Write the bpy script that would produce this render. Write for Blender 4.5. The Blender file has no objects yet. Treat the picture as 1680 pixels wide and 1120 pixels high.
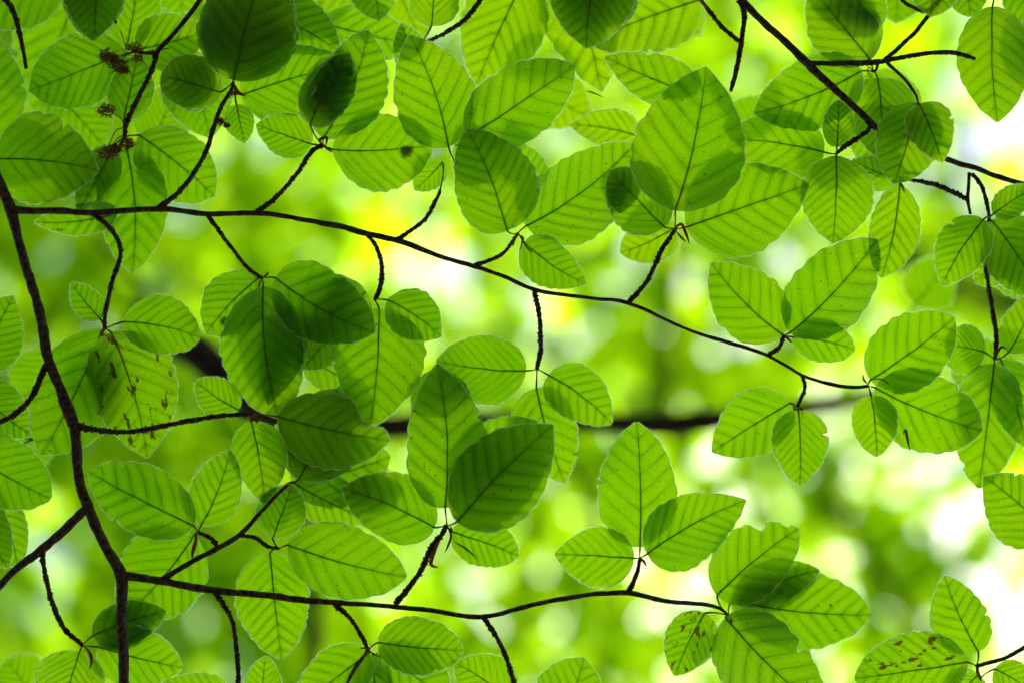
import bpy, math, random
from mathutils import Vector, noise
random.seed(7)
R = math.radians
S = bpy.context.scene
# ------------------------------------------------------------------ camera, sky, sun, exposure
W0, H0, F0, CAMZ = 1680.0, 1120.0, 0.90, 1.60
cam_d = bpy.data.cameras.new('camera'); cam = bpy.data.objects.new('camera', cam_d)
S.collection.objects.link(cam); S.camera = cam
cam.location = (0, 0, CAMZ); cam.rotation_euler = (math.pi, 0, 0)      # looking straight up into the canopy
cam_d.lens = 50; cam_d.sensor_width = 36; cam_d.clip_start = 0.05; cam_d.clip_end = 500
cam_d.dof.use_dof = True; cam_d.dof.focus_distance = F0 + 0.004; cam_d.dof.aperture_fstop = 1.5
SUN_EL, SUN_AZ = R(74), R(35)
world = bpy.data.worlds.new('World'); S.world = world; world.use_nodes = True
wn = world.node_tree.nodes; wl = world.node_tree.links; wn.clear()
sky = wn.new('ShaderNodeTexSky'); sky.sky_type = 'NISHITA'; sky.sun_disc = False
sky.sun_elevation = SUN_EL; sky.sun_rotation = SUN_AZ; sky.dust_density = 1.5; sky.air_density = 0.8; sky.ozone_density = 1.0
bg = wn.new('ShaderNodeBackground'); bg.inputs[1].default_value = 0.05
wo = wn.new('ShaderNodeOutputWorld'); wl.new(sky.outputs[0], bg.inputs[0]); wl.new(bg.outputs[0], wo.inputs[0])
sun_d = bpy.data.lights.new('sun', 'SUN'); sun_d.energy = 5.0; sun_d.angle = R(8); sun_d.color = (1, 0.97, 0.9)
sun = bpy.data.objects.new('sun', sun_d); S.collection.objects.link(sun)
sdir = Vector((math.sin(SUN_AZ)*math.cos(SUN_EL), math.cos(SUN_AZ)*math.cos(SUN_EL), math.sin(SUN_EL)))
sun.rotation_euler = sdir.to_track_quat('Z', 'Y').to_euler()
S.view_settings.view_transform = 'Standard'; S.view_settings.look = 'None'
S.view_settings.gamma = 1; S.view_settings.use_curve_mapping = False; S.view_settings.exposure = 2.42
S.render.engine = 'CYCLES'
S.cycles.max_bounces = 10; S.cycles.diffuse_bounces = 6; S.cycles.glossy_bounces = 3
S.cycles.transmission_bounces = 6; S.cycles.transparent_max_bounces = 8
S.cycles.use_denoising = True; S.cycles.sample_clamp_indirect = 8

PXM = 36/50*F0/W0                      # metres per photo pixel at the focus distance
def P(x, y, dz=0.0):                   # photo pixel + height above the focus plane -> world
    k = (F0 + dz)/F0*PXM
    return Vector(((x-W0/2)*k, (y-H0/2)*k, CAMZ + F0 + dz))
UNIT = 0.013

# ------------------------------------------------------------------ materials
def mat(name):
    m = bpy.data.materials.new(name); m.use_nodes = True
    n = m.node_tree.nodes; n.clear(); return m, n, m.node_tree.links
class NT:
    def __init__(s, n, l): s.n, s.l = n, l
    def put(s, sock, v):
        if isinstance(v, (int, float)): sock.default_value = v
        elif isinstance(v, tuple): sock.default_value = v if len(v) == 4 or sock.type == 'VECTOR' else (*v, 1)
        else: s.l.new(v, sock)
    def m(s, op, a, b=0.0, c=0.0, clamp=False):
        o = s.n.new('ShaderNodeMath'); o.operation = op; o.use_clamp = clamp
        s.put(o.inputs[0], a); s.put(o.inputs[1], b); s.put(o.inputs[2], c); return o.outputs[0]
    def ss(s, x, lo, hi, a=0.0, b=1.0):
        o = s.n.new('ShaderNodeMapRange'); o.interpolation_type = 'SMOOTHSTEP'
        s.put(o.inputs[0], x); o.inputs[1].default_value = lo; o.inputs[2].default_value = hi
        s.put(o.inputs[3], a); s.put(o.inputs[4], b); return o.outputs[0]
    def mix(s, f, a, b, t='MIX'):
        o = s.n.new('ShaderNodeMix'); o.data_type = 'RGBA'; o.blend_type = t
        s.put(o.inputs[0], f); s.put(o.inputs[6], a); s.put(o.inputs[7], b); return o.outputs[2]
    def noise(s, vec, sc, det=3, rough=0.5):
        o = s.n.new('ShaderNodeTexNoise'); s.put(o.inputs['Vector'], vec)
        o.inputs['Scale'].default_value = sc; o.inputs['Detail'].default_value = det; o.inputs['Roughness'].default_value = rough
        return o.outputs[0]
    def attr(s, name):
        o = s.n.new('ShaderNodeAttribute'); o.attribute_type = 'OBJECT'; o.attribute_name = name; return o.outputs['Fac']
    def vadd(s, a, b):
        o = s.n.new('ShaderNodeVectorMath'); o.operation = 'ADD'; s.put(o.inputs[0], a); s.put(o.inputs[1], b); return o.outputs[0]
NV, VK, VC = 8.0, 0.86, 0.55            # pairs of side veins, their slant and their curve
def leaf_material(name, trans, refl, fine=True):
    m, n, l = mat(name); g = NT(n, l)
    out = n.new('ShaderNodeOutputMaterial')
    tc = n.new('ShaderNodeTexCoord'); oi = n.new('ShaderNodeObjectInfo')
    col = trans
    gl_r = 0.42
    if fine:
        uv = tc.outputs['UV']; sp = n.new('ShaderNodeSeparateXYZ'); l.new(uv, sp.inputs[0])
        au = g.m('ABSOLUTE', sp.outputs[0])
        cx = n.new('ShaderNodeCombineXYZ'); rnd = g.m('MULTIPLY', oi.outputs['Random'], 91.0)
        l.new(rnd, cx.inputs[0]); l.new(rnd, cx.inputs[1]); l.new(rnd, cx.inputs[2])
        uvr = g.vadd(uv, cx.outputs[0])
        wob = g.m('MULTIPLY', g.m('SUBTRACT', g.noise(uvr, 5, 2), 0.5), 0.05)
        ph = g.m('SUBTRACT', g.m('ADD', sp.outputs[1], wob), g.m('ADD', g.m('MULTIPLY', au, g.attr('slant')), g.m('MULTIPLY', g.m('MULTIPLY', au, au), VC)))
        ph = g.m('MULTIPLY', ph, g.attr('pairs'))
        d = g.m('ABSOLUTE', g.m('SUBTRACT', g.m('FRACT', g.m('ADD', ph, 0.5)), 0.5))     # 0 on a vein, .5 between
        soft = g.ss(d, 0.0, 0.42, 0.27, 0.0)  # broad dark band by each vein, with pleat shading put into the colour
        soft = g.m('MULTIPLY', soft, g.ss(g.noise(uvr, 2.6, 2), 0.36, 0.64, 0.25, 1.0))
        thin = g.ss(d, 0.0, 0.05, 0.16, 0.0)
        mid = g.ss(au, 0.0, 0.035, 0.22, 0.0)
        net = g.ss(g.noise(uvr, 60, 3, 0.7), 0.35, 0.65, 0.0, 0.17)
        vor = n.new('ShaderNodeTexVoronoi'); vor.feature = 'DISTANCE_TO_EDGE'; l.new(uvr, vor.inputs['Vector']); vor.inputs['Scale'].default_value = 42
        cells = g.ss(vor.outputs[0], 0.0, 0.12, 0.14, 0.0)
        dark = g.m('ADD', g.m('ADD', g.m('ADD', soft, thin), g.m('ADD', mid, net)), cells)
        c = g.mix(g.ss(g.noise(uvr, 1.7, 4), 0.35, 0.65, 0.0, 0.9), trans, (trans[0]*1.3, trans[1]*1.07, trans[2]*1.1))
        c = g.mix(g.m('MULTIPLY', g.attr('young'), 1.0), c, (trans[0]*1.75, trans[1]*1.22, trans[2]*1.2))
        c = g.mix(dark, c, (trans[0]*0.12, trans[1]*0.28, trans[2]*0.3))
        # pale flecks and brown specks, more on some leaves than on others
        v1 = n.new('ShaderNodeTexVoronoi'); l.new(uvr, v1.inputs['Vector']); v1.inputs['Scale'].default_value = 17
        s1 = n.new('ShaderNodeSeparateColor'); l.new(v1.outputs['Color'], s1.inputs[0])
        pale = g.m('MULTIPLY', g.ss(v1.outputs['Distance'], 0.10, 0.22, 0.5, 0.0), g.m('GREATER_THAN', s1.outputs[0], 0.93))
        c = g.mix(pale, c, (trans[0]*2.2, trans[1]*1.45, trans[2]*2))
        v2 = n.new('ShaderNodeTexVoronoi'); l.new(g.vadd(uvr, (3.3, 7.7, 0.0)), v2.inputs['Vector']); v2.inputs['Scale'].default_value = 24
        s2 = n.new('ShaderNodeSeparateColor'); l.new(v2.outputs['Color'], s2.inputs[0])
        speck = g.m('MULTIPLY', g.ss(v2.outputs['Distance'], 0.10, 0.2, 1.0, 0.0), g.m('LESS_THAN', s2.outputs[0], g.attr('specks')))
        c = g.mix(speck, c, (0.016, 0.012, 0.003))
        st = n.new('ShaderNodeMapping'); l.new(uvr, st.inputs[0]); st.inputs['Rotation'].default_value = (0, 0, R(40)); st.inputs['Scale'].default_value = (1.0, 0.42, 1)
        bl = g.noise(st.outputs[0], 15, 4, 0.62)
        thr = g.m('SUBTRACT', 0.80, g.m('MULTIPLY', g.attr('blotch'), 0.235))
        bf = g.ss(g.m('SUBTRACT', bl, thr), -0.004, 0.012)
        c = g.mix(bf, c, (0.085, 0.042, 0.010))
        # near-black spot, one per leaf at a given place
        dx = g.m('SUBTRACT', sp.outputs[0], g.attr('spot_u')); dy = g.m('SUBTRACT', sp.outputs[1], g.attr('spot_v'))
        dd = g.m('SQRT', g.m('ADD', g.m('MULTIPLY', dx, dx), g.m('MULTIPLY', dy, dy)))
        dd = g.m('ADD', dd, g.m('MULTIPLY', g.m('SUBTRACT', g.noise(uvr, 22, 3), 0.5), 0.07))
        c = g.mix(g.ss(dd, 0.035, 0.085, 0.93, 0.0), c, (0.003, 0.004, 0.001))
        col = c
    else:
        geo = n.new('ShaderNodeNewGeometry')
        rr = geo.outputs['Random Per Island']
        col = g.mix(g.ss(rr, 0.1, 0.9), (trans[0]*0.7, trans[1]*0.8, trans[2]), (trans[0]*1.2, trans[1]*1.15, trans[2]*1.3))
    tr = n.new('ShaderNodeBsdfTranslucent'); g.put(tr.inputs[0], col)
    df = n.new('ShaderNodeBsdfDiffuse'); df.inputs[0].default_value = (*refl, 1)
    add = n.new('ShaderNodeAddShader'); l.new(tr.outputs[0], add.inputs[0]); l.new(df.outputs[0], add.inputs[1])
    fin = add.outputs[0]
    if fine:
        gl = n.new('ShaderNodeBsdfGlossy'); gl.inputs['Roughness'].default_value = gl_r
        fr = n.new('ShaderNodeFresnel'); fr.inputs[0].default_value = 1.42
        mx = n.new('ShaderNodeMixShader'); l.new(g.m('MULTIPLY', fr.outputs[0], 0.4), mx.inputs[0])
        l.new(fin, mx.inputs[1]); l.new(gl.outputs[0], mx.inputs[2]); fin = mx.outputs[0]
    l.new(fin, out.inputs[0]); return m
M_leaf = leaf_material('beech_leaf', (0.225, 0.440, 0.001), (0.02, 0.07, 0.008))
M_far = leaf_material('canopy_leaf', (0.180, 0.295, 0.001), (0.03, 0.08, 0.01), fine=False)
def simple(name, c1, c2, scale, trans=0.0, rough=0.9, bump=0.0):
    m, n, l = mat(name); g = NT(n, l); out = n.new('ShaderNodeOutputMaterial')
    tc = n.new('ShaderNodeTexCoord'); f = g.ss(g.noise(tc.outputs['Object'], scale, 4), 0.35, 0.65)
    c = g.mix(f, c1, c2)
    b = n.new('ShaderNodeBsdfPrincipled'); l.new(c, b.inputs['Base Color']); b.inputs['Roughness'].default_value = rough
    b.inputs['Specular IOR Level'].default_value = 0.25
    if bump:
        bn = n.new('ShaderNodeBump'); bn.inputs['Strength'].default_value = bump; bn.inputs['Distance'].default_value = 0.0006
        l.new(g.noise(tc.outputs['Object'], scale*2.2, 5, .7), bn.inputs['Height']); l.new(bn.outputs[0], b.inputs['Normal'])
    fin = b.outputs[0]
    if trans:
        t = n.new('ShaderNodeBsdfTranslucent'); l.new(c, t.inputs[0])
        mx = n.new('ShaderNodeMixShader'); mx.inputs[0].default_value = trans
        l.new(fin, mx.inputs[1]); l.new(t.outputs[0], mx.inputs[2]); fin = mx.outputs[0]
    l.new(fin, out.inputs[0]); return m
M_bark = simple('beech_bark', (0.028, 0.021, 0.018), (0.10, 0.075, 0.06), 320, bump=0.8)
M_trunk = simple('far_bark', (0.012, 0.010, 0.008), (0.03, 0.024, 0.02), 30)
M_pet = simple('petiole_skin', (0.16, 0.20, 0.06), (0.10, 0.07, 0.03), 120, trans=0.25, rough=0.5)
M_rib = simple('midrib_skin', (0.34, 0.48, 0.03), (0.30, 0.36, 0.04), 90, trans=0.9, rough=0.6)
M_vein = simple('vein_skin', (0.24, 0.48, 0.02), (0.28, 0.52, 0.02), 90, trans=0.9, rough=0.6)
M_hair = simple('leaf_hair', (0.88, 0.92, 0.78), (0.80, 0.88, 0.62), 60, trans=0.88, rough=0.5)
M_scale = simple('bud_scale_skin', (0.22, 0.09, 0.025), (0.38, 0.19, 0.07), 240, trans=0.45, rough=0.6)
M_husk = simple('flower_husk', (0.26, 0.11, 0.045), (0.46, 0.26, 0.13), 300, trans=0.5)

# ------------------------------------------------------------------ mesh helpers
def link(name, verts, faces, m, parent=None, origin=None, uvs=None, smooth=True):
    o0 = origin if origin is not None else Vector(verts[0])
    me = bpy.data.meshes.new(name)
    me.from_pydata([tuple(Vector(v)-o0) for v in verts], [], faces)
    if uvs:
        ul = me.uv_layers.new(name='UVMap')
        for lp in me.loops: ul.data[lp.index].uv = uvs[lp.vertex_index]
    if smooth: me.polygons.foreach_set('use_smooth', [True]*len(me.polygons))
    me.materials.append(m); me.update()
    o = bpy.data.objects.new(name, me); S.collection.objects.link(o)
    o['world_origin'] = list(o0)
    if parent is not None:
        o.parent = parent; o.location = o0 - Vector(parent['world_origin'])
    else: o.location = o0
    return o
def thing(name, label, cat, at, group=None):
    o = bpy.data.objects.new(name, None); S.collection.objects.link(o); o.empty_display_size = 0.02
    o.location = at; o['world_origin'] = list(at); o['label'] = label; o['category'] = cat
    if group: o['group'] = group
    return o
def catmull(pts, step):
    out = []
    n = len(pts)
    for i in range(n-1):
        p0, p1, p2, p3 = pts[max(i-1, 0)], pts[i], pts[i+1], pts[min(i+2, n-1)]
        k = max(1, int(math.ceil((p2[:3] and (Vector(p2[:3])-Vector(p1[:3])).length)/step)))
        for j in range(k):
            t = j/k
            out.append([0.5*((2*b)+(c-a)*t+(2*a-5*b+4*c-d)*t*t+(3*b-a-3*c+d)*t*t*t) for a, b, c, d in zip(p0, p1, p2, p3)])
    out.append(list(pts[-1])); return out
def tube(pts, sides=8, jit=None, cap=True):
    """pts: list of (x,y,z,r) in world metres -> verts, faces"""
    V, Fc = [], []
    n = len(pts); up = Vector((0.13, 0.2, 1)).normalized()
    for i, p in enumerate(pts):
        a = Vector(pts[max(i-1, 0)][:3]); b = Vector(pts[min(i+1, n-1)][:3]); t = (b-a)
        t = t.normalized() if t.length > 1e-9 else Vector((1, 0, 0))
        s = t.cross(up); s = s.normalized() if s.length > 1e-4 else Vector((1, 0, 0)); u = s.cross(t)
        for k in range(sides):
            an = 2*math.pi*k/sides; r = p[3]*(jit(i, k, p) if jit else 1)
            V.append(Vector(p[:3]) + (s*math.cos(an)+u*math.sin(an))*r)
    for i in range(n-1):
        for k in range(sides):
            k2 = (k+1) % sides
            Fc.append((i*sides+k, i*sides+k2, (i+1)*sides+k2, (i+1)*sides+k))
    if cap:
        Fc.append(tuple(range(sides))[::-1]); Fc.append(tuple(range((n-1)*sides, n*sides)))
    return V, Fc
def add(acc, vf):
    b = len(acc[0]); acc[0].extend(vf[0]); acc[1].extend([tuple(i+b for i in f) for f in vf[1]])

M_floor = simple('leaf_litter', (0.018, 0.012, 0.007), (0.045, 0.030, 0.017), 9)
gv, gf = [], []
for i in range(41):
    for j in range(41):
        gx, gy = (i-20)*6.0, (j-20)*6.0; gv.append((gx, gy, 0.12*noise.noise(Vector((gx*0.1, gy*0.1, 0)))))
for i in range(40):
    for j in range(40): a = i*41+j; gf.append((a, a+41, a+42, a+1))
gd = link('ground', gv, gf, M_floor, None, Vector((0, 0, 0))); gd['kind'] = 'structure'; gd['label'] = 'brown leaf litter on the forest floor below'
# ------------------------------------------------------------------ the branches that are in focus
TH = {}
def branch_thing(code, label, at, z=0.0, name='beech_branch'):
    TH[code] = thing(name, label, 'branch', P(*at, z), 'leafy beech branches overhead')
branch_thing('M', 'dark leafy beech branch forking down the left side with two long side branches', (20, 345))
branch_thing('C', 'straight leafy beech branch slanting from the top edge down to the upper right edge', (1205, -15), 0.01)
TH['E'] = TH['C']
branch_thing('A', 'twig with brown withered flower clusters hanging in the upper left corner', (345, -20), 0.006)
branch_thing('B', 'dark twig ending at a bud behind the top centre leaves', (795, -10), 0.008)
branch_thing('D', 'thin curved bare twig in the far top left corner', (-10, -20), 0.0)
branch_thing('F', 'small reddish twig with three leaves in the bottom right corner', (1700, 1055), 0.0)
branch_thing('G', 'leafy shoot at the top centre with one dark leaf over bright ones', (1000, -90), 0.0)
branch_thing('H', 'leafy shoot entering at the left edge beside the main stem', (-60, 640), 0.0)
NODES = []           # (x, y, z, thing code)
def twig(code, pts, name='twig', scar=0.0, z=0.0, zend=None, fork=True):
    """pts (x, y, r) in photo pixels"""
    n = len(pts); pp = []
    for i, (x, y, r) in enumerate(pts):
        zz = z if zend is None else z + (zend-z)*i/(n-1)
        pp.append((x, y, zz/PXM, r))
    fine = catmull(pp, 2.2 if scar else 3.5)
    seed = random.random()*100; ring = [0.0]
    cyc = random.uniform(4, 7)
    w = []
    for i, q in enumerate(fine):
        s = i*(2.2 if scar else 3.5)
        nb = noise.noise(Vector((s*0.05, seed, 0)))
        rr = q[3]*0.79*(1+0.14*nb)
        off = noise.noise(Vector((s*0.035, seed, 9)))*0.9
        c = P(q[0]+off, q[1]+noise.noise(Vector((s*0.035, seed, 19)))*0.9, q[2]*PXM)
        w.append((c.x, c.y, c.z, max(rr, 0.8)*PXM))
    def jit(i, k, p):
        s = i*2.2
        j = 1+0.10*noise.noise(Vector((i*0.31, k*1.3, seed)))
        if scar:
            saw = ((s+seed*10) % cyc)/cyc
            j += scar*(0.42*saw-0.18) + scar*1.1*max(0, noise.noise(Vector((i*0.9, k*2.1, seed+5)))) 
        else:
            j += 0.25*max(0, noise.noise(Vector((i*0.35, k*1.1, seed+7)))-0.25)
        return j
    vf = tube(w, 9 if scar or pts[0][2] > 5 else 8, jit)
    o = link(name, vf[0], vf[1], M_bark, TH[code], Vector(w[0][:3]))
    NODES.append((pts[-1][0], pts[-1][1], (zend if zend is not None else z), code))
    return o
twig('M', [(-30,235,11),(0,300,10),(18,345,11),(32,400,9.5),(45,445,9.5),(65,510,10),(80,590,10.5),(104,650,10.5),(122,700,11),(130,785,10),(143,828,11.5),(170,890,10.5),(198,943,12),(199,1010,10.5),(203,1080,10.5),(203,1150,10)], 'stem')
twig('M', [(18,343,9),(50,346,7.5),(100,346,7),(150,349,6.5),(260,343,6),(340,351,5.6),(430,350,5.4),(500,361,5.2),(560,372,6.4),(600,383,6.2),(660,397,6),(720,420,4.8),(775,436,4.6),(830,455,4.2),(880,476,4.4),(960,488,3.8),(1030,497,4),(1100,528,3.2),(1140,545,3.3),(1190,560,4),(1260,583,3.6),(1318,616,3.2),(1370,631,4),(1400,635,4),(1424,633,3.2)], 'side_branch')
twig('M', [(200,943,10),(260,952,8),(350,968,7.2),(430,975,7),(510,985,6.2),(600,991,5),(700,1000,5),(790,1011,5),(880,990,5),(960,976,5),(1030,972,5.5),(1090,985,4.8),(1150,990,4.4),(1180,997,3.2),(1196,1010,2.4)], 'side_branch')
twig('M', [(146,828,9),(110,865,9.5),(70,900,9.5),(30,930,8),(0,960,7.5),(-25,990,7)], 'side_branch')
twig('M', [(262,952,6.5),(320,918,5.4),(355,900,5.6),(395,875,5.2),(420,848,4.2),(450,815,3.8),(470,797,3.4)], 'side_branch')
for p in [
 [(258,344,6),(300,308,4.6),(335,255,4.4),(352,205,4.2),(365,170,3.8),(378,152,3.4),(383,134,2.6)],
 [(420,350,5.5),(455,322,4.2),(487,285,4),(512,248,4),(530,238,3.6)],
 [(650,395,5),(695,362,3.8),(715,330,3.8),(722,312,3)],
 [(778,435,4.5),(820,420,3.4),(840,398,3.2),(850,383,3)],
 [(1030,497,5),(1062,460,4.2),(1085,412,4.4),(1108,376,3.6)],
 [(152,350,5.5),(185,380,4.6),(198,415,4.4),(185,460,4.2),(174,505,4),(172,540,3.4)],
 [(340,352,4.6),(375,400,3.6),(405,438,3.6),(430,457,3.4)],
 [(603,386,4.6),(620,410,3.8),(627,450,4),(620,480,4),(614,492,3.2)],
 [(877,477,5.2),(885,520,4.4),(887,570,4.6),(881,605,3.8)],
 [(1258,583,3.2),(1278,570,4.4),(1286,550,3.6)],
 [(1316,616,3.4),(1320,638,3.2),(1308,668,3.2)],
 [(76,598,6.5),(55,645,5.2),(30,675,5.2),(0,692,5),(-25,700,5)],
 [(126,698,7),(165,706,5),(210,708,4.8),(260,700,4.8),(310,690,4.8),(360,682,4.4),(418,678,3.8)],
 [(70,900,6.5),(72,930,4.6),(85,985,4.6),(105,1030,4.8),(136,1058,3.8)],
 [(357,899,4.4),(348,884,3.8),(325,872,3)],
 [(392,878,4),(420,882,3.6),(440,896,3.6),(458,899,2.6)],
 [(350,968,5.5),(375,1005,4.2),(387,1050,4.4),(392,1135,4)],
 [(548,989,5),(578,1018,4),(596,1048,4.2),(604,1067,3.6)],
 [(648,990,5.6),(685,945,4.8),(707,900,5.2),(722,880,5),(733,860,3.6)],
 [(793,1012,5.5),(815,1045,4.4),(835,1090,4.6),(848,1140,4.4)],
 [(1030,972,5.6),(1045,940,4.2),(1050,914,3.4)]]:
    twig('M', p, 'twig', scar=1.0)
twig('A', [(345,-25,5.5),(320,12,5),(290,50,4.6),(258,85,5)], 'side_branch', z=0.006)
twig('A', [(258,85,5),(246,122,4.4),(220,175,4.6),(207,205,4.6),(205,225,3.6)], 'twig', 1.0, z=0.006)
twig('A', [(258,86,4),(240,87,3.4),(218,85,2.8)], 'twig', 1.0, z=0.006)
twig('A', [(160,-12,3.6),(175,12,3.4),(191,38,2.6)], 'twig', 0.4, z=0.008)
twig('D', [(-12,-20,5.5),(18,12,4.8),(32,55,4.4),(43,113,3.2)], 'twig', 0.8)
twig('B', [(800,-15,4.6),(765,30,4.2),(738,50,4.2),(712,64,3.8),(688,74,3.6)], 'twig', 1.0, z=0.010)
twig('C', [(1200,-22,8),(1240,25,7.5),(1290,70,7.5),(1325,105,9),(1370,147,7.5),(1410,183,7),(1443,213,7.5),(1500,240,6.4),(1555,262,6),(1600,276,5.6),(1650,294,5.6),(1705,310,6)], 'stem', z=0.006, zend=0.014)
twig('C', [(1322,103,6),(1345,104,5),(1400,104,5.5),(1440,102,5.5),(1465,97,4.6),(1520,88,4.6),(1565,87,4.4),(1600,97,3.6)], 'side_branch', 0.5, z=0.006)
twig('C', [(1448,102,4.6),(1475,78,4.2),(1500,55,4.2),(1522,28,4),(1550,-10,4)], 'twig', 0.5, z=0.004)
twig('C', [(1470,-10,3.6),(1490,8,3.6),(1520,20,3.6),(1535,6,3)], 'twig', 0.4, z=0.004)
twig('C', [(1455,103,3.6),(1482,128,3.2),(1500,152,3),(1506,168,2)], 'twig', 0.3, z=0.004)
twig('C', [(1440,104,3.4),(1438,114,3),(1432,118,2.4)], 'twig', 0, z=0.004)
twig('C', [(1424,196,5),(1426,212,4.4),(1400,232,4.4),(1385,240,4.2),(1372,252,3)], 'twig', 0.8, z=0.004)
twig('C', [(1148,-2,3.4),(1165,20,3.6),(1185,45,4),(1212,68,4)], 'twig', 1.0, z=0.004)
twig('C', [(1212,0,5.6),(1221,25,5),(1216,70,4.6),(1208,115,4.6),(1199,150,3.4)], 'twig', 0.8, z=0.004)
twig('E', [(1590,283,3.6),(1589,305,3.4),(1588,330,3.6),(1592,352,2.8)], 'twig', 0, z=0.01)
twig('E', [(1594,285,3.6),(1610,305,3.8),(1618,328,3.8),(1623,357,3)], 'twig', 0.9, z=0.008)
twig('E', [(1588,328,4.6),(1560,314,4.4),(1530,302,4.4),(1500,296,3.8),(1473,293,3)], 'twig', 1.0, z=0.01)
twig('E', [(1623,357,3.4),(1616,400,3.6),(1617,440,3.8),(1622,470,4),(1630,520,4.4),(1635,558,4.4),(1632,590,3.6)], 'twig', 0.9, z=0.012)
twig('F', [(1705,1052,4.4),(1680,1062,4),(1650,1078,4),(1612,1089,4),(1601,1092,4)], 'stem', 0.3)
twig('F', [(1603,1090,3.4),(1604,1102,3.2),(1608,1113,2.4)], 'twig')
twig('H', [(-20,703,6),(15,708,5),(55,720,4.5)], 'twig', 0.3, z=0.03)
twig('H', [(-60,640,5),(-45,700,5),(-50,800,5),(-60,860,4)], 'stem', 0)
twig('G', [(1000,-90,5),(950,-70,4.6),(880,-70,4.6),(600,-80,4)], 'stem', 0, z=0.02)
twig('D', [(-12,-20,5.5),(-60,60,5),(-50,200,4.5)], 'side_branch', 0)

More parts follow.
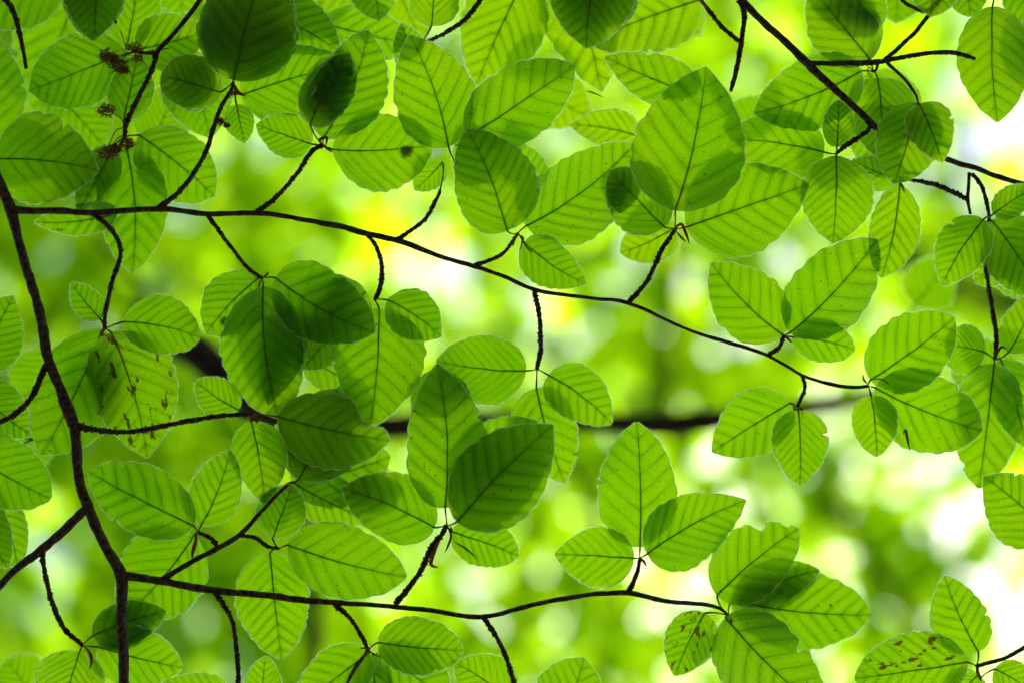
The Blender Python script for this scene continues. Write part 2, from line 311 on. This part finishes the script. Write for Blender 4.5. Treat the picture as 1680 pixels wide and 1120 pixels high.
# ------------------------------------------------------------------ leaves
def prof(t, p, q):
    if t <= 0 or t >= 1: return 0.0
    m = p/(p+q); return (t**p*(1-t)**q)/(m**p*(1-m)**q)
HIDE = random.Random(3)
def leaf(base, tip, w, z, code=None, bend=0.0, young=None, specks=0.0, blotch=0.0, spot=None, bites=(), petiole=True, p=None, q=None, tilt=None, seed=None, sway=1.0):
    rg = random.Random(seed if seed is not None else int(base[0]*7+base[1]*13+tip[0]*3+9999))
    bx, by = base; tx, ty = tip; L = math.hypot(tx-bx, ty-by); hw = w/2
    ax, ay = (tx-bx)/L, (ty-by)/L; nx, ny = -ay, ax
    p = p or rg.uniform(0.44, 0.64); q = q or rg.uniform(0.62, 0.92)
    bend = bend or rg.uniform(-0.05, 0.05)
    z0 = z*UNIT
    if not bites and rg.random() < 0.3: bites = ((rg.uniform(.25, .9), rg.choice((-1, 1)), rg.uniform(.1, .28), rg.uniform(.012, .03)),)
    ph0 = rg.random()*10
    pitch = (tilt[0] if tilt else rg.uniform(-0.17, 0.17)); roll = (tilt[1] if tilt else rg.uniform(-0.17, 0.17))
    cup = rg.uniform(-0.003, 0.007)*L/150; arch = rg.uniform(-0.003, 0.008)*L/150; amp = rg.uniform(0.0002, 0.00055)*L/150
    asy = rg.uniform(-0.08, 0.08); NV = float(rg.choice([7, 7, 8, 8, 9]) if L > 110 else rg.choice([6, 7])); VK = rg.uniform(0.62, 0.95)
    def edge(t, sd):
        e = hw*prof(t, p, q)*(1+asy*sd)
        u = e/L
        phs = (t - VK*u*0.0)*NV*1.02 + 0.3*sd
        if t > 0.9: e *= 1-0.30*((t-0.9)/0.1)**1.5
        e *= 1 + 0.05*abs(math.sin(math.pi*phs+0.4)) - 0.02 + 0.04*noise.noise(Vector((t*6, sd*3, ph0))) + 0.014*noise.noise(Vector((t*34, sd*3, ph0)))
        for (t0, s0, dep, wd) in bites:
            if s0 == sd:
                e *= 1 - dep*math.exp(-((t-t0)/wd)**4)*(0.85+0.35*noise.noise(Vector((t*60, 0, ph0))))
        return e
    def pt(t, x):          # x lateral photo px, t along
        c = bend*L*4*t*(1-t)
        wig = 0.8*noise.noise(Vector((t*5, ph0, 2)))
        X = bx + ax*L*t + nx*(c+x+wig); Y = by + ay*L*t + ny*(c+x+wig)
        ph = (t - VK*abs(x)/L - VC*(x/L)**2)*NV
        f = min(1, abs(x)/(0.12*L))
        xn = x/max(hw, 1)
        dz = z0 + cup*xn*xn + arch*(4*t*(1-t)) + amp*f*(abs(math.sin(math.pi*ph))*2-1) \
             + (pitch*(t-0.3)*L + roll*x)*PXM + 0.0016*xn*xn*noise.noise(Vector((t*3.2, xn, ph0+4)))*L/100*2.6
        return P(X, Y, dz), (x/L, t)
    NR, NC = 60, 10
    V, UV, Fc = [], [], []
    for i in range(NR+1):
        s = i/NR; t = (1-math.cos(math.pi*s))/2; t = 0.0015+0.997*t
        el, er = edge(t, -1), edge(t, 1)
        for j in range(-NC, NC+1):
            f = j/NC; f = math.copysign(abs(f)**0.9, f); x = f*(er if f > 0 else el)
            v, uv = pt(t, x); V.append(v); UV.append(uv)
    C = 2*NC+1
    for i in range(NR):
        for j in range(C-1):
            a = i*C+j; Fc.append((a, a+1, a+C+1, a+C))
    # nearest shoot end: where the leaf stalk springs from
    best, bd = None, 1e9
    for nd in NODES:
        d = math.hypot(nd[0]-bx, nd[1]-by)
        if d < bd: best, bd = nd, d
    if code is None: code = best[3]
    par = TH[code]
    o = link('leaf', V, Fc, M_leaf, par, V[NC], UV)
    o['slant'] = VK; o['pairs'] = NV
    o['young'] = rg.uniform(0.0, 0.25) if young is None else young
    o['specks'] = specks if specks else rg.choice([0.02, 0.05, 0.08, 0.15]); o['blotch'] = blotch or rg.choice([0.0, 0.15, 0.3, 0.45])
    o['spot_u'] = spot[0] if spot else -9.0; o['spot_v'] = spot[1] if spot else -9.0
    # stalk running on as the midrib, standing proud on the camera side
    rib = []
    for i in range(27):
        t = 0.985*i/26
        v, _ = pt(t, 0.0); r = (1.05*(1-t)**0.8+0.22)*PXM*(0.75+0.25*L/150); rib.append((v.x, v.y, v.z - r*0.4, r))
    vf = tube(rib, 6)
    link('midrib', vf[0], vf[1], M_rib, o, Vector(rib[0][:3]))
    if petiole:
        b0 = Vector(rib[0][:3])
        if bd < 48 and best is not None: a0 = P(best[0], best[1], best[2])
        else: a0 = P(bx-ax*26+nx*rg.uniform(-6, 6), by-ay*26+ny*rg.uniform(-6, 6), z0+0.004)
        if (a0-b0).length > 2*PXM:
            dl = (a0-b0).length; dirn = (Vector(rib[0][:3])-Vector(rib[2][:3])).normalized()
            mid = (a0+b0)/2 + dirn*dl*0.18 + Vector((rg.uniform(-1, 1), rg.uniform(-1, 1), rg.uniform(-1, 1)))*dl*0.06
            pl = []
            for i in range(9):
                t = i/8; c = a0*(1-t)**2+mid*2*t*(1-t)+b0*t*t
                pl.append((c.x, c.y, c.z, (2.0-0.7*math.sin(math.pi*min(1, t*1.25)))*PXM*0.8))
            vf = tube(pl, 7); link('petiole', vf[0], vf[1], M_pet, o, b0)
    acc = ([], [])
    for sd in (-1, 1):
        for k in range(0, int(NV)+1):
            y0 = (k if k else 0.35)/NV; path = []
            for i in range(14):
                x = i/13*hw*1.0; u = x/L; t = y0+VK*u+VC*u*u
                if t > 0.985 or x > edge(t, sd)*0.97: break
                v, _ = pt(t, sd*x); r = (0.42-0.22*i/13)*PXM; path.append((v.x, v.y, v.z - r*0.5, r))
            if len(path) > 2: add(acc, tube(path, 3, cap=False))
    if acc[0]: link('side_veins', acc[0], acc[1], M_vein, o, V[NC])
    # silky hairs along the margin with the thin pale rim
    acc = ([], [])
    for sd in (-1, 1):
        m = int(L*1.15); prev = None
        for i in range(m):
            t = 0.006+0.988*(i+rg.random()*0.8)/m; e = edge(t, sd)
            v, _ = pt(t, sd*e); v2, _ = pt(t, sd*(e-1.2)); outw = (v-v2).normalized()
            along = Vector((ax, ay, 0)); al = outw.cross(Vector((0, 0, 1)))
            hl = (rg.uniform(1.2, 3.4)+2.2*max(0, noise.noise(Vector((t*9, sd*5, ph0)))))*PXM*(0.6 if t < 0.3 else 1.0)
            tipv = v + outw*hl + along*hl*rg.uniform(-0.1, 0.9) + Vector((0, 0, rg.uniform(-0.5, 0.5)*hl))
            hwid = rg.uniform(0.24, 0.42)*PXM
            b = len(acc[0]); acc[0].extend([v-al*hwid-outw*0.5*PXM, v+al*hwid-outw*0.5*PXM, tipv]); acc[1].append((b, b+1, b+2))
        rim = []
        for i in range(NR*2+1):
            t = 0.003+0.994*(1-math.cos(math.pi*i/(NR*2)))/2; v, _ = pt(t, sd*edge(t, sd)); rim.append((v.x, v.y, v.z, max(0.16, 0.52+1.15*noise.noise(Vector((t*16, sd*2, ph0))))*PXM))
        add(acc, tube(rim, 4, cap=False))
    link('margin_hairs', acc[0], acc[1], M_hair, o, V[NC], smooth=False)
    return o
def shade(base, tip, w, z, k=0.86, dz=1.7, dx=0, dy=0, code=None):       # unseen leaf added just above another to darken it
    cx, cy = (base[0]+tip[0])/2, (base[1]+tip[1])/2
    f = lambda a: (cx+dx+(a[0]-cx)*k, cy+dy+(a[1]-cy)*k)
    leaf(f(base), f(tip), w*k, z+dz, code, petiole=False, tilt=(0.0, 0.0))
LEAVES = [
# base, tip, width, layer, options      ---- upper left
((-20,232),(-14,55),116,2.6,dict(code='D')), ((100,-50),(-50,25),112,2,dict(code='D',young=.5)),
((208,88),(48,150),118,1.2,dict(code='A')), ((150,-62),(152,68),100,-.2,dict(code='A',sh=1)),
((206,84),(228,-55),86,2.2,dict(code='A')), ((222,82),(338,52),94,1.6,dict(code='A',young=.4)),
((203,196),(226,92),72,.8,dict(code='A')), ((300,88),(346,228),118,3.4,dict(code='A')),
((362,152),(264,124),87,-.6,dict(sh=1,p=.45,q=.45)), ((383,132),(436,-75),160,-.8,dict(sh=1)),
((432,5),(557,84),100,1.2,dict(code='M',sh=.9)), ((396,157),(572,108),120,.9,dict(code='M')),
((388,172),(402,235),48,0,dict()), ((509,205),(574,87),76,-.9,dict(sh=1)),
((531,226),(604,50),112,0,dict(bend=.06)), ((528,38),(672,72),92,2.2,dict(code='G')),
((600,-62),(621,34),88,1.2,dict(code='G')), ((708,43),(716,-45),80,.6,dict(code='B')),
((736,241),(672,57),132,0,dict(specks=.12,bend=.04,sh2=(-30,-70,.45))), ((862,-35),(782,141),138,2.4,dict(code='G',young=.6)),
((768,226),(943,108),122,-.2,dict(specks=.3,code='M')), ((546,246),(713,237),125,0,dict(spot=(0.03,.72))),
((511,237),(420,205),72,.2,dict()), ((832,379),(766,211),134,-1.3,dict(tilt=(0,0),specks=.35,sh2=(-18,-30,.62))),
((863,371),(1040,238),134,.5,dict(specks=.25)), ((1090,373),(1000,280),104,-.5,dict(sh3=((1020,284),(1016,350),56))),
((1108,346),(1158,109),182,-1.1,dict(p=.56,q=.84,bend=.03)), ((1126,373),(1328,302),152,0,dict()),
((860,398),(961,466),76,0,dict(specks=.1)), ((726,266),(680,312),48,1,dict(specks=.3)),
((866,335),(850,232),76,2,dict(code='M')), ((1052,226),(934,205),66,2.2,dict(young=.6,code='M')),
((990,-75),(962,80),140,-1,dict(code='G',sh=1)), ((1148,0),(962,70),132,2,dict(young=.6,specks=.06,code='C')),
((1148,160),(992,94),84,.4,dict(code='C')), ((915,-70),(988,152),134,3.4,dict(code='G',young=.9)),
((1413,117),(1237,186),118,1,dict(specks=.15,blotch=.35)), ((1352,250),(1185,228),108,1.3,dict()),
((1373,241),(1376,165),52,.5,dict()), ((1372,256),(1366,399),118,0,dict()),
((1428,99),(1332,-18),116,.8,dict(young=.4,sh3=((1440,52),(1324,4),56))), ((1380,-65),(1442,50),98,2.2,dict(code='C',young=.3)),
((1505,169),(1466,302),104,-.2,dict(code='C')), ((1508,171),(1546,267),76,-.9,dict(code='C',sh2=(-24,0,.6))),
((1440,128),(1448,262),112,1.3,dict(code='C',young=.4,blotch=.3)), ((1435,172),(1452,292),100,2.0,dict(code='C')),
((1628,11),(1636,201),120,0,dict(code='E',young=.5,sh2=(36,-10,.6))), ((1662,-45),(1694,62),72,2,dict(code='E')),
((1540,-55),(1528,28),90,0,dict(code='C',sh2=(20,-10,.7))), ((1580,-55),(1592,28),72,1,dict(code='C')),
((1476,302),(1446,456),82,1,dict(code='E',young=.5)), ((1472,294),(1398,262),56,1.6,dict(code='E',sh=.9)),
# ---- right and middle
((1284,549),(1167,431),112,0,dict(young=.25)), ((1296,546),(1439,392),126,0,dict()),
((1300,553),(1403,574),68,0,dict(specks=.1)), ((1614,360),(1545,469),86,-.2,dict()),
((1626,362),(1704,482),114,.4,dict(code='E',sh2=(5,18,.8))), ((1700,400),(1598,462),66,1.3,dict(code='E')),
((1630,351),(1696,308),50,0,dict(code='E')), ((1428,623),(1566,521),120,.3,dict()),
((1436,636),(1611,706),128,-.2,dict(code='M')), ((1429,648),(1438,749),74,-.8,dict()),
((1296,661),(1168,741),106,0,dict(specks=.12)), ((1310,673),(1312,796),92,-.5,dict(specks=.1,blotch=.3)),
((1616,578),(1545,566),80,1,dict(code='E')), ((1631,597),(1606,801),112,1,dict(code='E',blotch=.2)),
((1642,590),(1684,735),84,1.7,dict(code='E')), ((1655,578),(1696,480),66,1.4,dict(code='E')),
((1725,880),(1614,781),120,0,dict(code='F',young=.2)), ((1110,371),(1018,414),74,2,dict(young=.9,code='M')),
# ---- left middle
((-12,262),(163,280),148,0,dict(code='M',sh2=(0,10,.8))), ((228,222),(352,322),112,1,dict(code='A')),
((208,245),(216,447),114,1.8,dict(code='A')), ((184,243),(128,347),64,1,dict(code='A',sh=1)),
((192,350),(55,364),52,1.2,dict(code='M')), ((165,523),(117,463),48,0,dict()),
((201,528),(329,554),94,0,dict(specks=.1)), ((425,456),(338,547),98,0,dict(spot=(-.10,.72),specks=.08)),
((452,456),(615,545),120,-.4,dict(sh3=((600,478),(500,545),104))), ((636,492),(724,552),82,0,dict()),
((432,470),(458,687),134,-.4,dict(sh3=((470,495),(440,665),88))), ((-50,605),(22,485),104,0,dict(code='H')),
((392,672),(321,624),64,0,dict()), ((168,541),(68,746),146,.6,dict(code='M',sh3=((178,580),(160,700),64))),
((182,545),(242,752),144,.1,dict(bend=-.04,young=.6,specks=.2,blotch=.85)), ((-40,640),(55,715),88,1,dict(code='H',sh2=(20,10,.6))),
((-60,735),(83,818),112,0,dict(code='H')), ((-40,820),(12,932),72,0,dict(code='H')), ((-10,800),(28,932),64,1,dict(code='H',young=.3)),
((318,862),(145,774),112,0,dict(sh2=(20,-10,.5))), ((330,862),(378,738),82,0,dict()),
((412,691),(434,826),90,0,dict(young=.2)), ((490,786),(553,638),130,.6,dict(code='M',sh=1)),
((456,683),(640,722),122,-.5,dict(specks=.1,code='M',bites=((.78,-1,.55,.12),))), ((622,506),(606,706),150,.4,dict(sh3=((562,628),(612,702),74))),
((550,542),(497,605),62,1.2,dict(code='M',sh=1)), ((730,833),(717,596),132,-.2,dict(tilt=(.03,.03),sh3=((722,690),(716,604),96))),
((863,608),(716,592),112,.5,dict(specks=.15)), ((880,636),(926,792),108,.7,dict(specks=.1,young=.3)),
((900,615),(1004,695),88,0,dict()), ((750,856),(908,696),146,-1.7,dict(tilt=(0,0),sh=.95,specks=.25,sh2=(-10,-20,.8))),
((713,865),(561,800),110,-.1,dict(sh3=((576,806),(668,808),62))), ((1050,897),(1045,691),128,0,dict()),
((1062,908),(1225,820),114,-.9,dict(tilt=(0,0))), ((1040,915),(910,908),98,0,dict()),
# ---- lower
((1176,976),(1310,866),116,.3,dict(tilt=(0,0),code='M',bites=((.72,-1,.35,.06),(.93,-1,.5,.03)),sh3=((1205,985),(1345,935),70))),
((1200,984),(1430,1008),132,.8,dict(tilt=(0,0),code='M',bend=.03)), ((1190,1012),(1362,1178),142,0,dict(code='M',specks=.08,bites=((.52,-1,.25,.03),))),
((1156,1005),(1107,1108),80,0,dict(blotch=.9,sh2=(24,10,.5))), ((1587,1085),(1402,1112),116,0,dict(blotch=.8,young=.2)),
((1605,1068),(1549,944),94,0,dict(blotch=.45,young=.2)), ((1632,1096),(1698,1135),60,0,dict()), ((1606,1106),(1556,1160),74,.4,dict()),
((472,893),(667,946),120,-.3,dict(specks=.2)), ((447,883),(480,795),80,.3,dict(sh=.8)),
((443,906),(462,1081),120,.4,dict(specks=.1,young=.2)), ((318,878),(200,1015),140,.8,dict()),
((152,1042),(272,1002),74,.5,dict(specks=.2,sh=1)), ((160,1060),(300,1095),100,.9,dict(specks=.15,blotch=.35)),
((131,1068),(104,1180),112,.2,dict()), ((380,1150),(252,1128),88,0,dict()), ((430,1165),(436,1075),62,0,dict()),
((606,1070),(488,1160),92,0,dict()), ((612,1074),(612,1185),66,.6,dict(sh=.8)), ((615,1073),(740,1155),98,.3,dict()),
((620,1053),(761,1066),94,-.2,dict()), ((842,1150),(744,1085),92,0,dict(code='M')), ((905,1205),(958,1078),122,0,dict(code='M')),
((742,872),(851,911),80,0,dict()), ((478,790),(640,748),110,1.6,dict(code='M',young=.6)), ((482,792),(604,852),84,1.6,dict(code='M',young=.6)),
((500,590),(590,640),70,2.0,dict(code='M',young=.3)),
((130,-15),(66,196),150,5,dict(code='D')), ((92,150),(172,240),112,5,dict(code='D')), ((285,-70),(300,24),96,4,dict(code='A')),
((565,95),(515,-30),124,5.5,dict(code='G',young=.5)), ((850,130),(972,196),112,6,dict(code='G',young=.9)), ((1275,235),(1160,196),112,5,dict(code='C')),
((1398,330),(1300,292),92,5,dict(code='C')), ((1665,640),(1560,560),100,5,dict(code='C')), ((1690,372),(1640,430),90,5,dict(code='C')),
((110,596),(15,668),104,5,dict(code='H')), ((505,520),(566,604),92,5,dict(code='M')), ((600,770),(650,862),88,5,dict(code='M',young=.5)),
((1425,120),(1500,222),110,5,dict(code='C',young=.5)), ((640,-40),(690,70),100,6,dict(code='G',young=.6)), ((1080,-30),(1150,60),110,7,dict(code='G',young=.6)),
((250,240),(300,140),96,5,dict(code='A',young=.5)), ((430,100),(470,180),90,5,dict(code='A',young=.5)), ((1480,-50),(1470,40),100,6,dict(code='C')),
((60,1150),(10,1080),90,6,dict(code='H')), ((1500,500),(1560,420),90,12,dict(code='C')), ((20,740),(100,690),90,6,dict(code='H')), ((1448,1200),(1330,1130),90,.5,dict(code='F')),
]
for base, tip, w, z, kw in LEAVES:
    kw = dict(kw); sh = kw.pop('sh', None); sh2 = kw.pop('sh2', None); sh3 = kw.pop('sh3', None)
    leaf(base, tip, w, z, **kw)
    c = kw.get('code') or 'M'
    if sh: shade(base, tip, w, z, k=0.93*min(sh, 1), dz=1.3, code=c)
    if sh == 1:
        shade(base, tip, w, z, k=0.85, dz=2.4, dx=6, dy=-5, code=c); shade(base, tip, w, z, k=0.94, dz=0.65, code=c)
    if sh2: shade(base, tip, w, z, k=sh2[2], dx=sh2[0], dy=sh2[1], code=c)
    if sh3: leaf(sh3[0], sh3[1], sh3[2], z+0.8, c, petiole=False, tilt=(0, 0)); leaf(sh3[0], sh3[1], sh3[2]*.95, z+1.7, c, petiole=False, tilt=(0, 0), seed=5)  # two unseen leaves added above to cast a partial shadow

# ------------------------------------------------------------------ bud scales and withered flowers
def sliver(code, pts, w, z=-0.003, name='bud_scale'):
    fine = catmull([(x, y, 0, w*math.sin(math.pi*(0.12+0.8*i/(len(pts)-1)))) for i, (x, y) in enumerate(pts)], 2.5)
    V, Fc = [], []
    for i, q in enumerate(fine):
        a = fine[max(i-1, 0)]; b = fine[min(i+1, len(fine)-1)]; dx, dy = b[0]-a[0], b[1]-a[1]; l = math.hypot(dx, dy) or 1
        nx, ny = -dy/l, dx/l
        for s, dz in ((-1, 0), (-.5, -.0005), (0, -.0008), (.5, -.0005), (1, 0)): V.append(P(q[0]+nx*s*q[3], q[1]+ny*s*q[3], z+dz-0.0008*math.sin(i*0.6)))
    for i in range(len(fine)-1):
        for j in range(4): a = i*5+j; Fc.append((a, a+1, a+6, a+5))
    n = len(V); V += [v+Vector((0, 0, 0.00025)) for v in V]; Fc += [tuple(k+n for k in f[::-1]) for f in Fc]
    link(name, V, Fc, M_scale, TH[code])
for c, pts, w in [
 ('M', [(1108,374),(1118,368),(1126,385),(1131,400)], 2.6), ('M', [(1110,380),(1118,390),(1126,397)], 2.0),
 ('M', [(735,866),(740,878),(735,895),(730,905)], 2.0), ('M', [(722,885),(712,905),(707,925),(718,930)], 3.4), ('M', [(738,862),(741,868),(738,882)], 1.6),
 ('M', [(322,872),(321,888),(316,905),(315,917)], 3.2), ('M', [(137,1058),(148,1072),(150,1085),(147,1096)], 2.6),
 ('M', [(602,1066),(594,1080),(584,1093),(572,1115),(564,1130)], 3.4), ('M', [(604,1068),(592,1080),(582,1100)], 2),
 ('M', [(852,386),(858,392),(852,412)], 2), ('M', [(849,384),(842,398),(842,404)], 2.4), ('M', [(1286,549),(1293,556),(1300,562)], 2.2),
 ('M', [(1050,914),(1056,920),(1061,929)], 2.4), ('M', [(1424,630),(1417,622),(1416,614)], 1.8), ('M', [(1432,622),(1448,622),(1460,632)], 1.4),
 ('M', [(530,238),(524,230),(536,226),(534,240)], 2.8), ('M', [(530,240),(540,246),(545,250)], 2.4), ('M', [(172,540),(166,548),(176,550)], 3),
 ('M', [(418,678),(412,688),(424,686),(420,694)], 3.4), ('M', [(430,457),(438,450),(440,446)], 2), ('M', [(430,458),(424,470),(424,485)], 1.6),
 ('M', [(1196,1010),(1200,1018),(1198,1024)], 2), ('M', [(383,136),(392,152),(404,158)], 2.4), ('M', [(606,1067),(598,1062),(590,1064)], 1.6),
 ('M', [(1310,668),(1316,672),(1315,690)], 2), ('M', [(1482,712),(1486,705),(1489,722),(1493,738)], 2.2), ('M', [(95,655),(108,680),(112,700)], 4),
 ('M', [(860,400),(866,408),(873,415)], 1.4), ('M', [(745,888),(765,900),(785,918)], 1.6),
 ('B', [(688,74),(693,84),(698,72)], 4), ('E', [(1473,294),(1480,305),(1484,316)], 2), ('E', [(1632,590),(1642,570),(1652,572)], 2.2),
 ('C', [(1148,0),(1156,8),(1158,14)], 3), ('F', [(1602,1094),(1606,1106),(1610,1118)], 2.4), ('G', [(962,150),(972,152),(990,160)], 1.2)]:
    sliver(c, pts, w, z=(0.009 if c == 'B' else (0.006 if c == 'E' else -0.002)))
def husk(code, x, y, r, n, z=0.004, m=None):
    rg = random.Random(int(x*3+y)); acc = ([], [])
    for i in range(int(n*2.4)):
        a = rg.uniform(0, 6.28); rr = r*rg.random()**0.62; sx, sy = x+rr*math.cos(a), y+rr*math.sin(a)*0.75
        s = rg.uniform(0.9, 2.1); c = P(sx, sy, z+rg.uniform(-1, 1)*r*PXM*0.5)
        b = len(acc[0]); V = []
        for d in ((1,0,0),(-1,0,0),(0,1,0),(0,-1,0),(0,0,1),(0,0,-1)):
            V.append(c+Vector(d)*s*PXM*rg.uniform(.6, 1.3))
        acc[0].extend(V); acc[1].extend([tuple(b+k for k in f) for f in ((0,2,4),(2,1,4),(1,3,4),(3,0,4),(2,0,5),(1,2,5),(3,1,5),(0,3,5))])
        if rg.random() < .8:
            e = P(x+(sx-x)*1.5+rg.uniform(-3, 3), y+(sy-y)*1.5+rg.uniform(-2, 2), z); add(acc, tube([(c.x, c.y, c.z, .5*PXM), (e.x, e.y, e.z, .35*PXM)], 3))
    link('flower_cluster', acc[0], acc[1], M_husk, TH[code], P(x, y, z), smooth=False)
husk('A', 176, 90, 13, 60); husk('A', 184, 99, 12, 50); husk('A', 197, 108, 14, 60); husk('A', 205, 116, 8, 26); husk('A', 222, 78, 11, 40); husk('A', 226, 95, 9, 26)
husk('A', 174, 181, 13, 60); husk('A', 178, 252, 15, 70); husk('A', 188, 243, 10, 40); husk('A', 208, 236, 12, 55); husk('A', 194, 246, 7, 20); husk('M', 362, 200, 7, 30, 0.0); husk('M', 372, 206, 5, 18, 0.0)
husk('M', 384, 154, 6, 20, -0.002)
for a, b, c in (((205,205),(196,192),(186,186)), ((204,222),(192,228),(182,246)), ((212,84),(205,72),(197,50)), ((218,85),(205,92),(198,100)), ((203,210),(190,215),(178,240))):
    pts = [(*P(*a, .006), 1*PXM), (*P(*b, .005), .9*PXM), (*P(*c, .004), .8*PXM)]
    vf = tube(catmull(pts, 2*PXM), 5); link('flower_stalk', vf[0], vf[1], M_pet, TH['A'])

# ------------------------------------------------------------------ branches of the trees beyond (out of focus)
def far_branch(pts, dist, label, name='far_branch'):
    k = 1.0
    pp = [(*P(x, y, dist-F0), r*PXM*dist/F0) for x, y, r in pts]
    fine = catmull(pp, 12*PXM*dist/F0); sd = random.random()*50
    vf = tube(fine, 12, lambda i, k, p: 1+0.12*noise.noise(Vector((i*.3, k, sd))))
    o = link(name, vf[0], vf[1], M_trunk, None, Vector(fine[0][:3])); o['label'] = label; o['category'] = 'branch'; o['group'] = 'blurred branches higher up'
far_branch([(215,520,32),(300,562,32),(350,600,29),(415,665,26),(520,705,23),(640,700,22),(860,694,18),(1000,694,17),(1080,697,20),(1180,688,18),(1300,672,14),(1430,652,10),(1560,640,8)], 1.42, 'thick blurred dark branch crossing behind the middle leaves')
far_branch([(1440,395,12),(1510,435,15),(1590,478,17),(1680,512,19),(1800,560,20)], 2.6, 'blurred dark branch sloping down to the right edge')
far_branch([(498,700,9),(510,900,11),(514,1000,13),(520,1130,14),(530,1250,15)], 1.8, 'blurred dark upright branch near the bottom left of centre')
far_branch([(1100,300,8),(1104,450,10),(1096,620,11),(1085,720,12)], 2.9, 'faint blurred grey branch above the middle of the picture')
far_branch([(1345,760,7),(1390,860,9),(1470,980,11),(1540,1100,10)], 2.9, 'blurred branch fork behind the lower right leaves')

far_branch([(905,720,5),(960,800,4.5),(990,905,4),(1015,1000,3)], 1.6, 'thin blurred twig hanging behind the lower middle leaf cluster')
far_branch([(150,380,5),(230,470,4.5),(262,600,4)], 1.75, 'thin blurred twig behind the left middle leaves')
far_branch([(560,300,4),(660,345,4.5),(760,340,4),(880,300,3)], 2.2, 'thin blurred twig above the long middle side branch')
# ------------------------------------------------------------------ the canopy far above
MAP = ["4444433322211323333321331320","4444433222212222222110122301","4444432112221211122101221001","3333321122201110111222332100",
"4433321122102211122222331001","4333222311311111121222221011","3434433421110111101211123322","3443322222100111112321231343",
"2233332222210201112321221144","3333443311221221122112112333","3333443313322222112432122333","3444333333323333333332323333",
"3333222222112333221233201101","3222223333312321221223201311","2323343333222223322221342310","2222344433221124322112333210",
"2223433343320223211022331300","3322332443222311222222103310","3223333443223312222222213321"]
MAP = [(r+r[-1]*28)[:28] for r in MAP]
TAU = [0.0, 2.5, 2.9, 3.8, 6.6, 7]
def tau(x, y):
    if x < -120 or x > 1800 or y < -120 or y > 1240:
        return 2.0 + 1.6*noise.noise(Vector((x*0.004, y*0.004, 3)))
    c = min(max(x/60-.5, 0), 26.999); r = min(max(y/60-.5, 0), 17.999); i, j = int(r), int(c); a, b = r-i, c-j
    g = lambda i, j: (0.35 if MAP[i][j] == '0' and j < 24 else (1.4 if MAP[i][j] == '1' and j > 23 else TAU[int(MAP[i][j])]))
    return (g(i, j)*(1-b)+g(i, j+1)*b)*(1-a)+(g(i+1, j)*(1-b)+g(i+1, j+1)*b)*a
rg = random.Random(11); V, Fc = [], []
def far_leaf(c, size):
    a = rg.uniform(0, 6.28); nrm = Vector((rg.gauss(0, .33), rg.gauss(0, .33), 1)).normalized()
    u = Vector((math.cos(a), math.sin(a), 0)); u = (u-nrm*u.dot(nrm)).normalized(); v = nrm.cross(u)
    b = len(V); out = ((-.5,0),(-.32,.2),(0,.31),(.28,.22),(.5,0),(.28,-.22),(0,-.31),(-.32,-.2))
    for x, y in out: V.append(c+(u*x+v*y)*size-nrm*abs(y)*size*0.12)
    V.append(c.copy())
    for i in range(8): Fc.append((b+i, b+(i+1) % 8, b+8))
SL0, SL1, DM = 3.2, 4.6, 3.9
cell = 36/50*DM/W0                     # metres per photo pixel at the middle of the canopy
X0, X1, Y0, Y1 = -2300, 3980, -2200, 3300
LAY = 7; GS = 0.068                    # seven tiers of sprays, spacing of the leaves in one tier
for l in [3, 0, 5, 1, 6, 2, 4]:
    tier = [3, 0, 5, 1, 6, 2, 4].index(l)
    ax = rg.uniform(0, 3.14); ca, sa = math.cos(ax), math.sin(ax)
    cx, cy = (X0+X1)/2-W0/2, (Y0+Y1)/2-H0/2; n = int(4200*cell/GS)
    for i in range(-n, n):
        for j in range(-n, n):
            gx, gy = (i+rg.uniform(-.35, .35))*GS, (j+rg.uniform(-.35, .35))*GS
            wx, wy = gx*ca-gy*sa+cx*cell, gx*sa+gy*ca+cy*cell
            x, y = wx/cell+W0/2, wy/cell+H0/2
            if not (X0 < x < X1 and Y0 < y < Y1): continue
            if tau(x, y) < tier + rg.random(): continue
            D = SL0+(SL1-SL0)*(l+rg.random())/LAY
            far_leaf(Vector((wx, wy, CAMZ+D)), rg.uniform(0.08, 0.125))
o = link('tree_canopy', V, Fc, M_far, None, Vector((0, 0, CAMZ+DM)), smooth=False)
o['kind'] = 'stuff'; o['label'] = 'bright blurred mass of beech leaves high above with gaps of white sky'; o['category'] = 'foliage'
print('far leaves', len(V)//9)
for o in S.objects:
    if 'world_origin' in o: del o['world_origin']
